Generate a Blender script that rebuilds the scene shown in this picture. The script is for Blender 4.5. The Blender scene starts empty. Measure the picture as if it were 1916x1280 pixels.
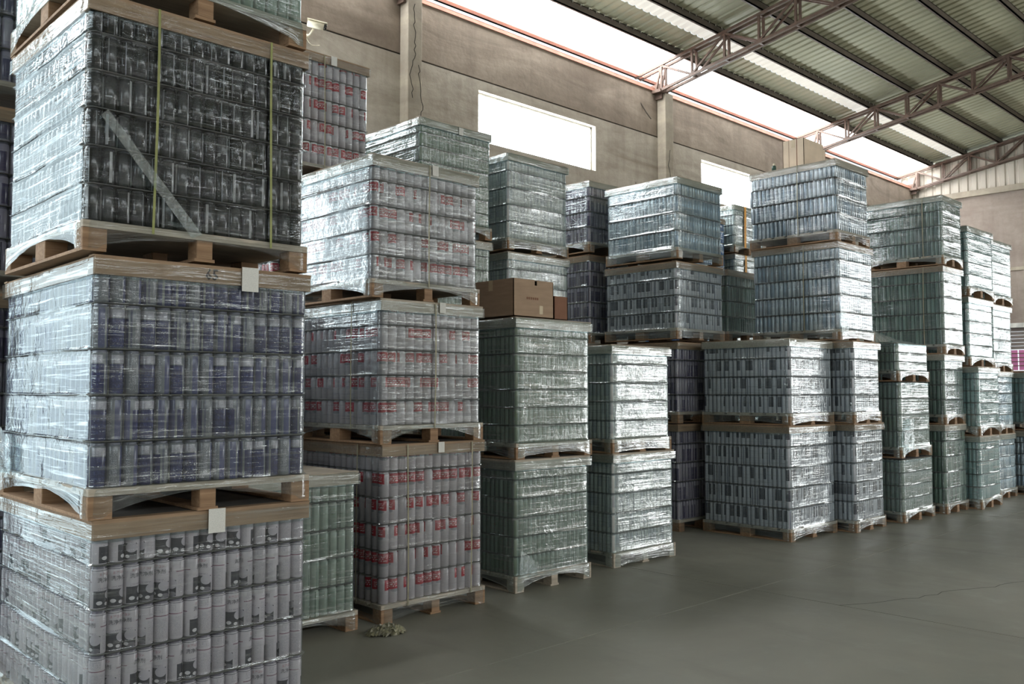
import bpy, math, random
import numpy as np
from mathutils import Vector, Matrix, noise

S = bpy.context.scene
COL = S.collection
# ------------------------------------------------------------------ camera
cam = bpy.data.cameras.new('camera'); camo = bpy.data.objects.new('camera', cam); COL.objects.link(camo)
cam.lens = 31.566; cam.sensor_width = 36; cam.clip_end = 200
camo.location = (0, 0, 1.6)
camo.rotation_euler = (math.radians(93.134), 0, math.radians(-44.005))
S.camera = camo
# ------------------------------------------------------------------ world, lights, exposure
SKY = .9; WIN_E = 16.0; SKYLIGHT_E = 11.0; DOOR_W = 560; SIDE_W = 75; NEAR_W = 360; FRP_E = .38
W = bpy.data.worlds.new('world'); S.world = W; W.use_nodes = True
W.node_tree.nodes['Background'].inputs[0].default_value = (0.86, 0.95, 1.0, 1)
W.node_tree.nodes['Background'].inputs[1].default_value = SKY


def area(name, loc, rot, sx, sy, power, col=(1, 1, 1)):
    l = bpy.data.lights.new(name, 'AREA'); l.shape = 'RECTANGLE'; l.size = sx; l.size_y = sy
    l.energy = power; l.color = col
    o = bpy.data.objects.new(name, l); COL.objects.link(o); o.location = loc; o.rotation_euler = rot
    return o


# daylight coming in through the big open loading door in the far gable wall, right of the picture
area('daylight_door', (26.3, -8.9, 2.5), (0, math.radians(90), 0), 5.0, 3.7, DOOR_W, (1.0, .98, .95))
area('daylight_high_window', (26.3, -2.5, 3.7), (0, math.radians(90), 0), 2.6, 9.0, 390, (1.0, .98, .95))
# daylight through the tall side door in the left wall, left of the picture
area('daylight_side_door', (-1.9, 10.6, 2.6), (math.radians(-90), 0, 0), 4.6, 5.2, SIDE_W, (.72, .93, 1.0))
# daylight through the tall narrow window beside that door
area('daylight_side_window', (1.17, 10.6, 3.95), (math.radians(-90), 0, 0), 1.3, 2.7, 75, (.9, .98, 1.0))
# added fill light behind the camera, brightens the stacks' left faces
area('near_gable_fill', (-8.95, 3.0, 5.0), (0, math.radians(-90), 0), 2.4, 9.0, NEAR_W, (.86, .96, 1.0))
S.view_settings.view_transform = 'Standard'; S.view_settings.look = 'None'
S.view_settings.exposure = 0.4; S.view_settings.gamma = 1.0; S.view_settings.use_curve_mapping = False
cy = S.cycles
cy.max_bounces = 7; cy.diffuse_bounces = 4; cy.glossy_bounces = 3; cy.transmission_bounces = 3
cy.transparent_max_bounces = 12; cy.use_denoising = True; cy.caustics_reflective = False
cy.sample_clamp_indirect = 6.0

rnd = random.Random(7)


def lin(r, g, b):
    f = lambda c: ((c / 255 + .055) / 1.055) ** 2.4 if c > 10 else c / 255 / 12.92
    return (f(r), f(g), f(b), 1)


# ------------------------------------------------------------------ node helper
class NT:
    def __init__(s, name, rough=.6, metal=0.0):
        s.m = bpy.data.materials.new(name); s.m.use_nodes = True
        s.t = s.m.node_tree; s.n = s.t.nodes; s.n.clear()
        s.out = s.n.new('ShaderNodeOutputMaterial')
        s.b = s.n.new('ShaderNodeBsdfPrincipled'); s.link(s.b.outputs[0], s.out.inputs[0])
        s.b.inputs['Roughness'].default_value = rough; s.b.inputs['Metallic'].default_value = metal
    def link(s, a, b): s.t.links.new(a, b)
    def put(s, sock, v):
        if isinstance(v, bpy.types.NodeSocket): s.link(v, sock)
        elif v is not None: sock.default_value = v
    def math(s, op, a, b=None, c=None, clamp=False):
        n = s.n.new('ShaderNodeMath'); n.operation = op; n.use_clamp = clamp
        s.put(n.inputs[0], a); s.put(n.inputs[1], b)
        if c is not None: s.put(n.inputs[2], c)
        return n.outputs[0]
    def mix(s, f, a, b, mode='MIX'):
        n = s.n.new('ShaderNodeMix'); n.data_type = 'RGBA'; n.blend_type = mode
        s.put(n.inputs[0], f); s.put(n.inputs[6], a); s.put(n.inputs[7], b); return n.outputs[2]
    def coord(s, kind='Object'):
        return s.n.new('ShaderNodeTexCoord').outputs[kind]
    def mapping(s, v, sc=(1, 1, 1), rot=(0, 0, 0), loc=(0, 0, 0)):
        n = s.n.new('ShaderNodeMapping'); s.link(v, n.inputs[0]); n.inputs['Scale'].default_value = sc
        n.inputs['Rotation'].default_value = rot; n.inputs['Location'].default_value = loc; return n.outputs[0]
    def noise(s, v, scale=5, detail=3, rough=.5, dist=0):
        n = s.n.new('ShaderNodeTexNoise'); s.link(v, n.inputs['Vector']); n.inputs['Scale'].default_value = scale
        n.inputs['Detail'].default_value = detail; n.inputs['Roughness'].default_value = rough
        n.inputs['Distortion'].default_value = dist; return n.outputs['Fac']
    def ramp(s, f, lo, hi, a=0.0, b=1.0):
        n = s.n.new('ShaderNodeMapRange'); s.put(n.inputs[0], f)
        n.inputs[1].default_value = lo; n.inputs[2].default_value = hi
        n.inputs[3].default_value = a; n.inputs[4].default_value = b; return n.outputs[0]
    def bump(s, h, st=.3, d=.01, nrm=None):
        n = s.n.new('ShaderNodeBump'); s.put(n.inputs['Height'], h); n.inputs['Strength'].default_value = st
        n.inputs['Distance'].default_value = d
        if nrm is not None: s.link(nrm, n.inputs['Normal'])
        return n.outputs[0]
    def sep(s, v):
        n = s.n.new('ShaderNodeSeparateXYZ'); s.link(v, n.inputs[0]); return n.outputs
    def color(s, v): s.put(s.b.inputs['Base Color'], v)
    def normal(s, v): s.put(s.b.inputs['Normal'], v)
    def emit(s, c, e): s.b.inputs['Emission Color'].default_value = c; s.b.inputs['Emission Strength'].default_value = e


def simple(name, col, rough=.6, metal=0.0, var=.12, scale=6, bump=0.0, grain=None):
    t = NT(name, rough, metal); c = t.coord()
    if grain: c = t.mapping(c, grain)
    f = t.noise(c, scale, 4)
    d = tuple(x * (1 - var * 2) for x in col[:3]) + (1,); u = tuple(min(1, x * (1 + var * 2)) for x in col[:3]) + (1,)
    t.color(t.mix(t.ramp(f, .3, .7), d, u))
    if bump: t.normal(t.bump(f, bump, .01))
    return t.m


M = {}
M['steel'] = simple('painted_steel', lin(100, 82, 72), .55, 0, .12, 9)
M['purlin'] = simple('purlin_steel', lin(92, 84, 76), .5, .2, .1, 5)
M['peach'] = simple('red_oxide_steel', lin(205, 150, 130), .6, 0, .08, 4)
M['screw'] = simple('screw_metal', lin(190, 188, 180), .4, .6, .05)
M['cardboard'] = simple('cardboard', lin(164, 140, 118), .85, 0, .05, 5, .05, (1, 1, 6))
M['cardboard_dark'] = simple('dark_cardboard', lin(130, 92, 72), .85, 0, .07, 5, .05)
M['cardboard_pale'] = simple('pale_cardboard', lin(222, 204, 182), .85, 0, .05, 5, .05)
M['tape'] = simple('packing_tape', lin(190, 172, 140), .3, 0, .03)
M['pad'] = simple('layer_pad_board', lin(92, 90, 88), .7, 0, .12, 8)
M['paper'] = None
M['strap_pale'] = simple('pale_strap', lin(150, 146, 122), .45, 0, .1, 12)
M['strap'] = simple('yellow_green_strap', lin(136, 142, 78), .45, 0, .1, 12)
M['strap_orange'] = simple('orange_strap', lin(245, 172, 66), .45, 0, .08, 12)
M['ink'] = simple('stencil_ink', lin(38, 22, 16), .8, 0, .1, 40)
M['ink_red'] = simple('red_print', lin(150, 40, 60), .5, 0, .05)
M['ink_dark'] = simple('dark_print', lin(52, 50, 60), .5, 0, .05)
M['ink_pale'] = simple('pale_print', lin(158, 160, 170), .5, 0, .05)
M['cam_white'] = simple('camera_housing', lin(225, 218, 196), .4, 0, .03)
M['cam_dark'] = simple('camera_lens_black', lin(30, 28, 24), .2, 0, .05)
M['gap'] = simple('dark_joint_fill', lin(34, 33, 31), .9, 0, .1)  # dark fill for joints, grooves and cracks
M['brown_panel'] = simple('brown_door_panel', lin(104, 78, 62), .7, 0, .12, 3)
M['shutter'] = simple('shutter_steel', lin(120, 112, 108), .5, .2, .08, 3)
M['scrap'] = simple('dirty_film_scrap', lin(120, 118, 96), .35, 0, .35, 14)
M['green_plastic'] = simple('green_plastic', lin(60, 90, 80), .4, 0, .1)


def wood(name, a, b):
    t = NT(name, .75); c = t.coord()
    g = t.noise(t.mapping(c, (1.2, 18, 22)), 3, 5, .6, .6); k = t.noise(c, 4, 2)
    col = t.mix(t.ramp(g, .3, .75), a, b)
    t.color(t.mix(t.ramp(k, .35, .75, 0, .35), col, lin(84, 66, 48)))
    t.normal(t.bump(g, .25, .004)); return t.m


M['wood'] = wood('rail_wood', lin(142, 116, 92), lin(178, 152, 124))
M['wood2'] = wood('block_wood', lin(138, 106, 80), lin(178, 146, 114))
M['wood3'] = wood('grey_weathered_wood', lin(168, 158, 144), lin(208, 198, 182))

# paper label with faint print
t = NT('printed_paper', .8); c = t.coord(); x, y, z = t.sep(c)
ln = t.math('LESS_THAN', t.math('FRACT', t.math('MULTIPLY', z, 190)), .4)
wd = t.math('GREATER_THAN', t.noise(t.mapping(c, (260, 1, 190)), 1, 1), .5)
t.color(t.mix(t.math('MULTIPLY', t.math('MULTIPLY', ln, wd), .25), lin(226, 226, 222), lin(90, 90, 95))); M['paper'] = t.m

# plaster wall
def plaster(name, a, b, stain):
    t = NT(name, .9); c = t.coord()
    n1 = t.noise(t.mapping(c, (.35, .35, 1.3)), 1.3, 7, .62, .8); n2 = t.noise(c, 9, 5, .6)
    n3 = t.noise(t.mapping(c, (1.6, 1.6, .16)), 1.2, 4, .6)
    col = t.mix(t.ramp(n1, .3, .72), a, b)
    col = t.mix(t.ramp(n3, .5, .8, 0, .6), col, stain)
    col = t.mix(t.ramp(n2, .35, .7, 0, .22), col, stain)
    t.color(col); t.normal(t.bump(t.math('ADD', n1, t.math('MULTIPLY', n2, .5)), .35, .03)); return t.m


M['plaster'] = plaster('grey_plaster', lin(150, 140, 126), lin(196, 189, 176), lin(118, 105, 92))
M['plaster_up'] = plaster('rough_brown_plaster', lin(112, 99, 86), lin(164, 151, 136), lin(92, 79, 68))
M['plaster_end'] = plaster('gable_plaster', lin(140, 128, 120), lin(166, 154, 144), lin(112, 98, 90))
M['concrete'] = plaster('column_concrete', lin(150, 142, 130), lin(188, 178, 160), lin(110, 98, 84))

# concrete floor
t = NT('polished_concrete', .42); c = t.coord()
n1 = t.noise(c, .45, 6, .6, .6); n2 = t.noise(c, 3.5, 6, .65); n3 = t.noise(t.mapping(c, (1, .25, 1)), 1.3, 5, .6, 1.5)
col = t.mix(t.ramp(n1, .3, .7), lin(122, 122, 113), lin(146, 145, 134))
col = t.mix(t.ramp(n2, .45, .75, 0, .3), col, lin(158, 157, 148))
col = t.mix(t.ramp(n3, .55, .75, 0, .35), col, lin(104, 101, 93))
t.color(col); t.put(t.b.inputs['Roughness'], t.ramp(n2, .3, .7, .42, .6)); t.normal(t.bump(n2, .12, .004)); M['floor'] = t.m

# roof sheet underside
t = NT('green_grey_roof_sheet', .5, 0); c = t.coord()
n1 = t.noise(c, .8, 4); t.color(t.mix(t.ramp(n1, .3, .7), lin(150, 150, 128), lin(172, 172, 148))); M['sheet'] = t.m
t = NT('gable_sheet', .5, 0); c = t.coord()
n1 = t.noise(c, 1.2, 4); t.color(t.mix(t.ramp(n1, .3, .7), lin(176, 170, 158), lin(205, 198, 186))); M['gable_sheet'] = t.m


def glow(name, col, e, base=(.8, .8, .8, 1)):
    t = NT(name, .5); t.color(base); t.emit(col, e); return t.m


M['pane'] = glow('frosted_daylit_pane', (.9, .97, 1.0, 1), WIN_E)
M['skylight'] = glow('translucent_daylit_sheet', (.97, 1.0, 1.0, 1), SKYLIGHT_E)
M['frp'] = glow('aged_translucent_sheet', (1.0, .98, .93, 1), FRP_E, lin(190, 186, 172))
M['pink'] = glow('magenta_tinted_pane', (.62, .3, .5, 1), .22, lin(150, 60, 110))
M['frame'] = simple('window_frame', lin(205, 205, 200), .5, .2)


# ------------------------------------------------------------------ can prints (procedural, on the can's own UV: u round, v up)
def can_mat(name, base, rects, rough=.24, metal=0.0, extra=None, neck=lin(120, 120, 126), var=.12):
    t = NT(name, rough, metal); uv = t.coord('UV'); u, v, _ = t.sep(uv); u = t.math('FRACT', u)
    def rect(u0, u1, v0, v1):
        a = t.math('MULTIPLY', t.math('GREATER_THAN', u, u0), t.math('LESS_THAN', u, u1))
        b = t.math('MULTIPLY', t.math('GREATER_THAN', v, v0), t.math('LESS_THAN', v, v1))
        return t.math('MULTIPLY', a, b)
    col = base
    for (u0, u1, v0, v1, cc, *k) in rects:
        f = rect(u0, u1, v0, v1)
        if k and k[0] == 'text':
            sx, sy = k[1], k[2]
            g = t.math('GREATER_THAN', t.noise(t.mapping(uv, (sx, sy, 1)), 1, 2, .6), .52)
            l = t.math('LESS_THAN', t.math('FRACT', t.math('MULTIPLY', v, sy * .5)), .62)
            f = t.math('MULTIPLY', f, t.math('MULTIPLY', g, l))
        if k and k[0] == 'disc':
            du = t.math('SUBTRACT', u, (u0 + u1) / 2); dv = t.math('SUBTRACT', v, (v0 + v1) / 2)
            e = t.math('ADD', t.math('POWER', t.math('DIVIDE', du, (u1 - u0) / 2), 2), t.math('POWER', t.math('DIVIDE', dv, (v1 - v0) / 2), 2))
            f = t.math('LESS_THAN', e, 1.0)
        col = t.mix(f, col, cc)
    if neck: col = t.mix(rect(-1, 2, .925, 1.2), col, neck)
    oi = t.n.new('ShaderNodeObjectInfo')
    col = t.mix(t.ramp(oi.outputs['Random'], 0, 1, 0, var * 2), col, (.08, .08, .09, 1))
    t.color(col); return t.m


LG = lin(70, 66, 76)
CAN = {}
CAN['white'] = can_mat('white_can_print', lin(196, 189, 197), [
    (.02, .5, .03, .42, lin(56, 54, 64)), (.3, .5, .02, .14, lin(120, 116, 126), 'disc'), (.26, .52, .2, .44, lin(186, 180, 190), 'disc'),
    (.08, .2, .1, .19, lin(224, 220, 226), 'disc'), (.25, .35, .07, .15, lin(224, 220, 226), 'disc'),
    (.1, .42, .44, .5, lin(110, 104, 116), 'text', 60, 60), (.54, .92, .08, .56, lin(150, 146, 156), 'text', 70, 70),
    (.5, .96, .62, .64, lin(120, 70, 90)), (.56, .8, .7, .86, lin(150, 146, 156), 'text', 60, 60), (-1, 2, .885, .9, lin(70, 66, 80))],
    neck=lin(110, 104, 120))
CAN['blue'] = can_mat('navy_can_print', lin(112, 116, 124), [
    (.02, .48, .0, .68, lin(38, 42, 88)), (.06, .44, .70, .88, lin(176, 174, 184)), (.06, .44, .70, .88, lin(130, 130, 146), 'text', 50, 60),
    (.1, .4, .04, .64, lin(50, 58, 112), 'text', 30, 14), (.52, .56, .02, .9, lin(86, 90, 110)),
    (.62, .78, .1, .85, lin(168, 170, 178), 'text', 40, 60), (.84, .97, .0, .9, lin(78, 82, 120))], neck=lin(92, 94, 112))
CAN['black'] = can_mat('black_can_print', lin(14, 14, 17), [
    (.2, .26, .05, .9, lin(150, 150, 152)), (.5, .57, .32, .42, lin(120, 120, 120)), (.72, .74, .0, .95, lin(110, 112, 116)),
    (.04, .16, .2, .7, lin(60, 60, 66), 'text', 40, 60)], rough=.2, neck=lin(50, 50, 54))
RW = [(.04, .56, .52, .92, lin(168, 12, 40)), (.12, .48, .6, .84, lin(228, 214, 216), 'text', 26, 26),
      (.2, .5, .42, .54, lin(150, 150, 156), 'disc'), (.6, .9, .15, .8, lin(176, 170, 176), 'text', 60, 70)]
CAN['red'] = can_mat('red_white_can_print', lin(192, 184, 190), RW, neck=lin(196, 190, 196))
CAN['green'] = can_mat('pale_green_can_print', lin(144, 160, 146), [
    (.0, .5, .0, .9, lin(122, 142, 126)), (.1, .35, .35, .8, lin(112, 134, 104), 'text', 20, 20), (.7, .74, .0, .92, lin(86, 108, 92))], neck=lin(140, 150, 140))
CAN['grey'] = can_mat('grey_can_print', lin(206, 208, 218), [
    (.08, .42, .34, .9, lin(70, 74, 86)), (.12, .38, .4, .84, lin(110, 112, 122), 'text', 26, 30), (.6, .66, .0, .9, lin(96, 102, 124))], neck=lin(130, 134, 144))
CAN['silver'] = can_mat('silver_can_print', lin(204, 214, 224), [
    (.0, .36, .05, .92, lin(140, 160, 178)), (.5, .56, .0, .9, lin(70, 84, 104)), (.62, .9, .5, .8, lin(90, 100, 118), 'text', 30, 30)], rough=.25, metal=.35)
CAN['pale'] = can_mat('off_white_can_print', lin(214, 216, 214), [
    (.0, .4, .3, .9, lin(186, 190, 196)), (.5, .54, .0, .9, lin(130, 132, 150))], neck=lin(150, 150, 156))
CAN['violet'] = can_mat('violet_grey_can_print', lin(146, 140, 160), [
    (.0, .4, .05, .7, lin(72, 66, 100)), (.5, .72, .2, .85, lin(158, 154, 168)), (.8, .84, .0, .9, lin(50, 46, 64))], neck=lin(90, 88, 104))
CAN['teal'] = can_mat('teal_can_print', lin(146, 180, 178), [
    (.0, .45, .0, .9, lin(118, 156, 156)), (.6, .64, .0, .9, lin(190, 210, 208))], neck=lin(140, 150, 150))
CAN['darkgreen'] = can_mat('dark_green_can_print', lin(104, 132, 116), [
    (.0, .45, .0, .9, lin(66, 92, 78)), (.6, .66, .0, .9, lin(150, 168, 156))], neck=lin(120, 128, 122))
CAN['bright_blue'] = can_mat('bright_blue_can_print', lin(70, 130, 200), [
    (.0, .3, .3, .8, lin(130, 170, 205)), (.6, .66, .0, .9, lin(30, 60, 110))], neck=lin(60, 90, 120))


# ------------------------------------------------------------------ stretch film
def film_mat(name, haze, gloss, tint, rough=.16, bmp=.8):
    t = NT(name); uv = t.coord('UV')
    s1 = t.noise(t.mapping(uv, (1.6, 42, 1), (0, 0, .05)), 1, 3, .6, .6)
    s2 = t.noise(t.mapping(uv, (1.4, 70, 1), (0, 0, -.17)), 1, 2, .6, .5)
    crk = t.noise(uv, 15, 3, .55, 1.2); big = t.noise(uv, 2.4, 2, .5)
    hgt = t.math('ADD', t.math('MULTIPLY', t.math('ADD', s1, t.math('MULTIPLY', s2, .6)), .5), t.math('MULTIPLY', crk, .4))
    hgt = t.math('ADD', hgt, t.math('MULTIPLY', big, 1.3))
    nrm = t.bump(hgt, bmp, .013)
    streak = t.math('ADD', t.ramp(s1, .55, .72), t.ramp(s2, .58, .74), clamp=True)
    lw = t.n.new('ShaderNodeLayerWeight'); lw.inputs[0].default_value = .5
    fac = t.ramp(t.math('POWER', lw.outputs['Facing'], 1.8), 0, 1, gloss, .6)
    fac = t.math('MULTIPLY', fac, t.ramp(streak, 0, 1, .65, 1.7), clamp=True)
    tr = t.n.new('ShaderNodeBsdfTransparent'); tr.inputs[0].default_value = tint
    gl = t.n.new('ShaderNodeBsdfGlossy'); gl.inputs['Roughness'].default_value = rough; gl.inputs[0].default_value = (.93, .98, 1, 1)
    t.link(nrm, gl.inputs['Normal'])
    df = t.n.new('ShaderNodeBsdfDiffuse'); df.inputs[0].default_value = (.82, .9, .92, 1); t.link(nrm, df.inputs['Normal'])
    tl = t.n.new('ShaderNodeBsdfTranslucent'); tl.inputs[0].default_value = (.82, .9, .92, 1)
    def ms(f, a, b):
        n = t.n.new('ShaderNodeMixShader'); t.put(n.inputs[0], f); t.link(a, n.inputs[1]); t.link(b, n.inputs[2]); return n.outputs[0]
    hz = ms(.3, df.outputs[0], tl.outputs[0])
    hf = t.math('ADD', haze * .6, t.math('MULTIPLY', streak, haze * 1.6 + .04), clamp=True)
    a = ms(hf, tr.outputs[0], hz)
    r = ms(fac, a, gl.outputs[0])
    t.link(r, t.out.inputs[0]); t.n.remove(t.b)
    return t.m


M['film_dark'] = film_mat('stretch_film_clear', .004, .035, (.9, .93, .94, 1), .10, .7)
M['film_light'] = film_mat('stretch_film_thin', .04, .07, (.88, .91, .92, 1), .11, .5)
M['film_mid'] = film_mat('stretch_film', .085, .12, (.83, .88, .89, 1), .12, .6)
M['film_heavy'] = film_mat('stretch_film_many_turns', .15, .20, (.78, .87, .88, 1), .14, .6)


# ------------------------------------------------------------------ mesh building
class MB:
    def __init__(s): s.v = []; s.f = []; s.uv = None
    def quadbox(s, p8):
        n = len(s.v); s.v += [tuple(p) for p in p8]
        s.f += [tuple(n + i for i in q) for q in ((0, 3, 2, 1), (4, 5, 6, 7), (0, 1, 5, 4), (1, 2, 6, 5), (2, 3, 7, 6), (3, 0, 4, 7))]
        return s
    def box(s, x0, y0, z0, x1, y1, z1):
        return s.quadbox([(x0, y0, z0), (x1, y0, z0), (x1, y1, z0), (x0, y1, z0), (x0, y0, z1), (x1, y0, z1), (x1, y1, z1), (x0, y1, z1)])
    def bar(s, a, b, w, h, up=(0, 0, 1)):
        a = Vector(a); b = Vector(b); d = (b - a).normalized(); u = Vector(up)
        sd = d.cross(u).normalized(); u = sd.cross(d).normalized(); sd *= w / 2; u *= h / 2
        return s.quadbox([a - sd - u, a + sd - u, b + sd - u, b - sd - u, a - sd + u, a + sd + u, b + sd + u, b - sd + u])
    def tube(s, pts, r, seg=8):
        pts = [Vector(p) for p in pts]; n0 = len(s.v)
        for i, p in enumerate(pts):
            d = (pts[min(i + 1, len(pts) - 1)] - pts[max(i - 1, 0)]).normalized()
            q = d.to_track_quat('Z', 'Y')
            rr = r[i] if isinstance(r, (list, tuple)) else r
            for k in range(seg):
                a = 2 * math.pi * k / seg
                s.v.append(tuple(p + q @ Vector((rr * math.cos(a), rr * math.sin(a), 0))))
        for i in range(len(pts) - 1):
            for k in range(seg):
                a = n0 + i * seg + k; b = n0 + i * seg + (k + 1) % seg
                s.f.append((a, b, b + seg, a + seg))
        s.f.append(tuple(n0 + k for k in reversed(range(seg)))); s.f.append(tuple(n0 + (len(pts) - 1) * seg + k for k in range(seg)))
        return s
    def mesh(s, name, m, smooth=False):
        me = bpy.data.meshes.new(name); me.from_pydata(s.v, [], s.f); me.materials.append(m)
        if s.uv is not None:
            l = me.uv_layers.new(name='UVMap'); l.data.foreach_set('uv', [c for q in s.uv for p in q for c in p])
        if smooth: me.polygons.foreach_set('use_smooth', [True] * len(me.polygons))
        me.update(); return me
    def build(s, name, m, parent=None, smooth=False, **props):
        return link(name, s.mesh(name, m, smooth), parent, **props)


def link(name, data, parent=None, loc=None, rotz=0, **props):
    o = bpy.data.objects.new(name, data); COL.objects.link(o)
    if parent is not None: o.parent = parent
    if loc is not None: o.location = loc
    if rotz: o.rotation_euler = (0, 0, rotz)
    for k, v in props.items(): o[k] = v
    return o


def bevel(o, w=.004, seg=1):
    m = o.modifiers.new('bevel', 'BEVEL'); m.width = w; m.segments = seg; m.limit_method = 'ANGLE'; return o


# ------------------------------------------------------------------ SETTING
YW = 10.5; XE = 26.4; XB = -9.0; YR = -14.5; YRIDGE = -2.0
EAVE_Y = 10.98
def zr(y):   # underside line of the roof = top of the truss chord
    return 9.62 - .16 * y if y > YRIDGE else 9.62 - .16 * (2 * YRIDGE - y)


# floor : slabs with open joints over a base
fl = MB().box(XB, YR, -.2, XE, YW, -.02).build('floor', M['gap'], kind='structure')
xs = [XB, -5.5, .5, 6.5, 12.5, 18.5, XE]; ys = [YR, -8.05, -2.05, 3.95, YW]
for i in range(len(xs) - 1):
    for j in range(len(ys) - 1):
        MB().box(xs[i] + .005, ys[j] + .005, -.02, xs[i + 1] - .005, ys[j + 1] - .005, 0).build('floor_slab', M['floor'], fl)
# hairline crack wandering off the joint
mb = MB(); px, py = 6.5, 3.2
for k in range(26):
    nx, ny = px + .12 + rnd.uniform(-.02, .02), py - .03 + rnd.uniform(-.05, .05)
    mb.bar((px, py, .0003), (nx, ny, .0003), .004, .0006); px, py = nx, ny
mb.build('floor_crack', M['gap'], fl)

# left wall with window holes
wins = [(9.4 + 6.2 * k, 12.25 + 6.2 * k) for k in (-3, -2, -1, 0, 1, 2)]
WZ0, WZ1 = 5.58, 6.4
lw = MB(); x = XB
SD0, SD1, SDZ = -4.2, .4, 5.2
def low(a, b, z1):
    if b <= SD0 or a >= SD1: lw.box(a, YW, 0, b, YW + .24, z1); return
    if a < SD0: lw.box(a, YW, 0, SD0, YW + .24, z1)
    if b > SD1:
        lw.box(SD1, YW, 0, .5, YW + .24, z1).box(.5, YW, 0, 1.85, YW + .24, 2.58).box(.5, YW, 5.32, 1.85, YW + .24, z1).box(1.85, YW, 0, b, YW + .24, z1)
    lw.box(max(a, SD0), YW, SDZ, min(b, SD1), YW + .24, z1)
for a, b in wins:
    low(x, a, 6.56); low(a, b, WZ0); lw.box(a, YW, WZ1, b, YW + .24, 6.56); x = b
lw.box(x, YW, 0, XE, YW + .24, 6.56)
wl = lw.build('wall_left', M['plaster'], kind='structure')
MB().box(XB, YW + .012, 6.59, XE, YW + .24, 7.46).build('upper_band', M['plaster_up'], wl)
MB().box(XB, YW + .035, 6.56, XE, YW + .2, 6.59).build('beam_groove', M['gap'], wl)
for i, (a, b) in enumerate(wins):
    w = MB().box(a, YW + .1, WZ0, a + .03, YW + .16, WZ1).box(b - .03, YW + .1, WZ0, b, YW + .16, WZ1).box(a, YW + .1, WZ0, b, YW + .16, WZ0 + .03).box(a, YW + .1, WZ1 - .03, b, YW + .16, WZ1) \
        .build('window_%d' % (i + 1), M['frame'], kind='structure')
    n = 3
    for k in range(n):
        x0 = a + .03 + (b - a - .06) * k / n; x1 = a + .03 + (b - a - .06) * (k + 1) / n
        MB().box(x0 + .008, YW + .12, WZ0 + .03, x1 - .008, YW + .126, WZ1 - .03).build('pane', M['pane'], w)
        if k: MB().box(x0 - .01, YW + .11, WZ0 + .03, x0 + .01, YW + .15, WZ1 - .03).build('mullion', M['frame'], w)
# pilasters
for k in range(-2, 4):
    X = 7.86 + 6.26 * k
    if SD0 - .3 < X < SD1: continue
    if X > XE - 1: break
    o = MB().box(X - .02, YW - .2, 0, X + .24, YW, 7.42).build('trim_%d' % (k + 3), M['concrete'], kind='structure'); bevel(o, .012, 2)
# cracks running down the first pilasters
for (X, z0c, z1c, sd) in ((7.86, 5.9, 7.3, 1), (7.93, 5.2, 6.4, 2), (14.14, 4.9, 6.3, 3)):
    mb = MB(); rq = random.Random(sd); px_, pz_ = X + .1, z1c
    while pz_ > z0c:
        nx_, nz_ = px_ + rq.uniform(-.035, .035), pz_ - rq.uniform(.04, .09)
        nx_ = min(max(nx_, X), X + .2)
        mb.bar((px_, YW - .201, pz_), (nx_, YW - .201, nz_), .009, .004, (0, 1, 0)); px_, pz_ = nx_, nz_
    mb.build('crack', M['gap'], wl)
# rebar hooks left in the wall
for (hx, hz, dx) in ((13.6, 6.85, .2), (13.42, 5.3, -.05)):
    MB().tube([(hx, YW + .02, hz + .3), (hx + dx * .5, YW - .04, hz + .12), (hx + dx, YW - .08, hz)], .011, 6).build('rebar_hook', M['purlin'], wl)
# eave steel
MB().box(XB, YW - .01, 7.462, XE, YW + .04, 7.52).box(XB, YW - .01, 7.515, XE, YW + .12, 7.525).build('trim_10', M['peach'], kind='structure')
MB().box(XB, EAVE_Y - .06, zr(EAVE_Y) - .02, XE, EAVE_Y - .01, zr(EAVE_Y) + .1).box(XB, EAVE_Y - .16, zr(EAVE_Y) - .02, XE, EAVE_Y - .01, zr(EAVE_Y) - .005).build('trim_11', M['peach'], kind='structure')

# gable (far) wall, with the open loading door on the right, out of the picture
OY0, OY1, OZ = -10.75, -7.05, 5.0
ew = MB()
ew.box(XE, 2.0, 0, XE + .24, 6.9, 7.1).box(XE, OY1, 0, XE + .24, 2.0, 2.4).box(XE, OY1, 5.0, XE + .24, 2.0, 7.1).box(XE, 8.35, 0, XE + .24, YW + .24, 7.1).box(XE, 6.9, 3.3, XE + .24, 8.35, 7.1)
ew.box(XE, OY0, OZ, XE + .24, OY1, 7.1).box(XE, YR, 0, XE + .24, OY0, 7.1)
we = ew.build('wall_far', M['plaster_end'], kind='structure')
MB().box(XE - .03, YR, 4.84, XE, YW, 4.93).build('wall_beam', M['concrete'], we)
MB().box(XE - .1, YR, 7.0, XE, YW, 7.16).build('beam', M['concrete'], we)
# gable sheeting: vertical corrugation
mb = MB(); y = YR; k = 0; prof = [0, .0, .03, .03]; st = [.13, .03, .05, .03]
pts = []
while y < YW + .4:
    pts.append((y, prof[k % 4])); y += st[k % 4]; k += 1
for (y0, d0) in pts: mb.v += [(XE + .02 + d0, y0, 7.1), (XE + .02 + d0, y0, max(7.2, zr(min(y0, EAVE_Y)) + .1))]
for i in range(len(pts) - 1): mb.f.append((2 * i, 2 * i + 2, 2 * i + 3, 2 * i + 1))
gs = mb.build('wall_gable_sheet', M['gable_sheet'], kind='structure'); sm = gs.modifiers.new('s', 'SOLIDIFY'); sm.thickness = .004
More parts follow.
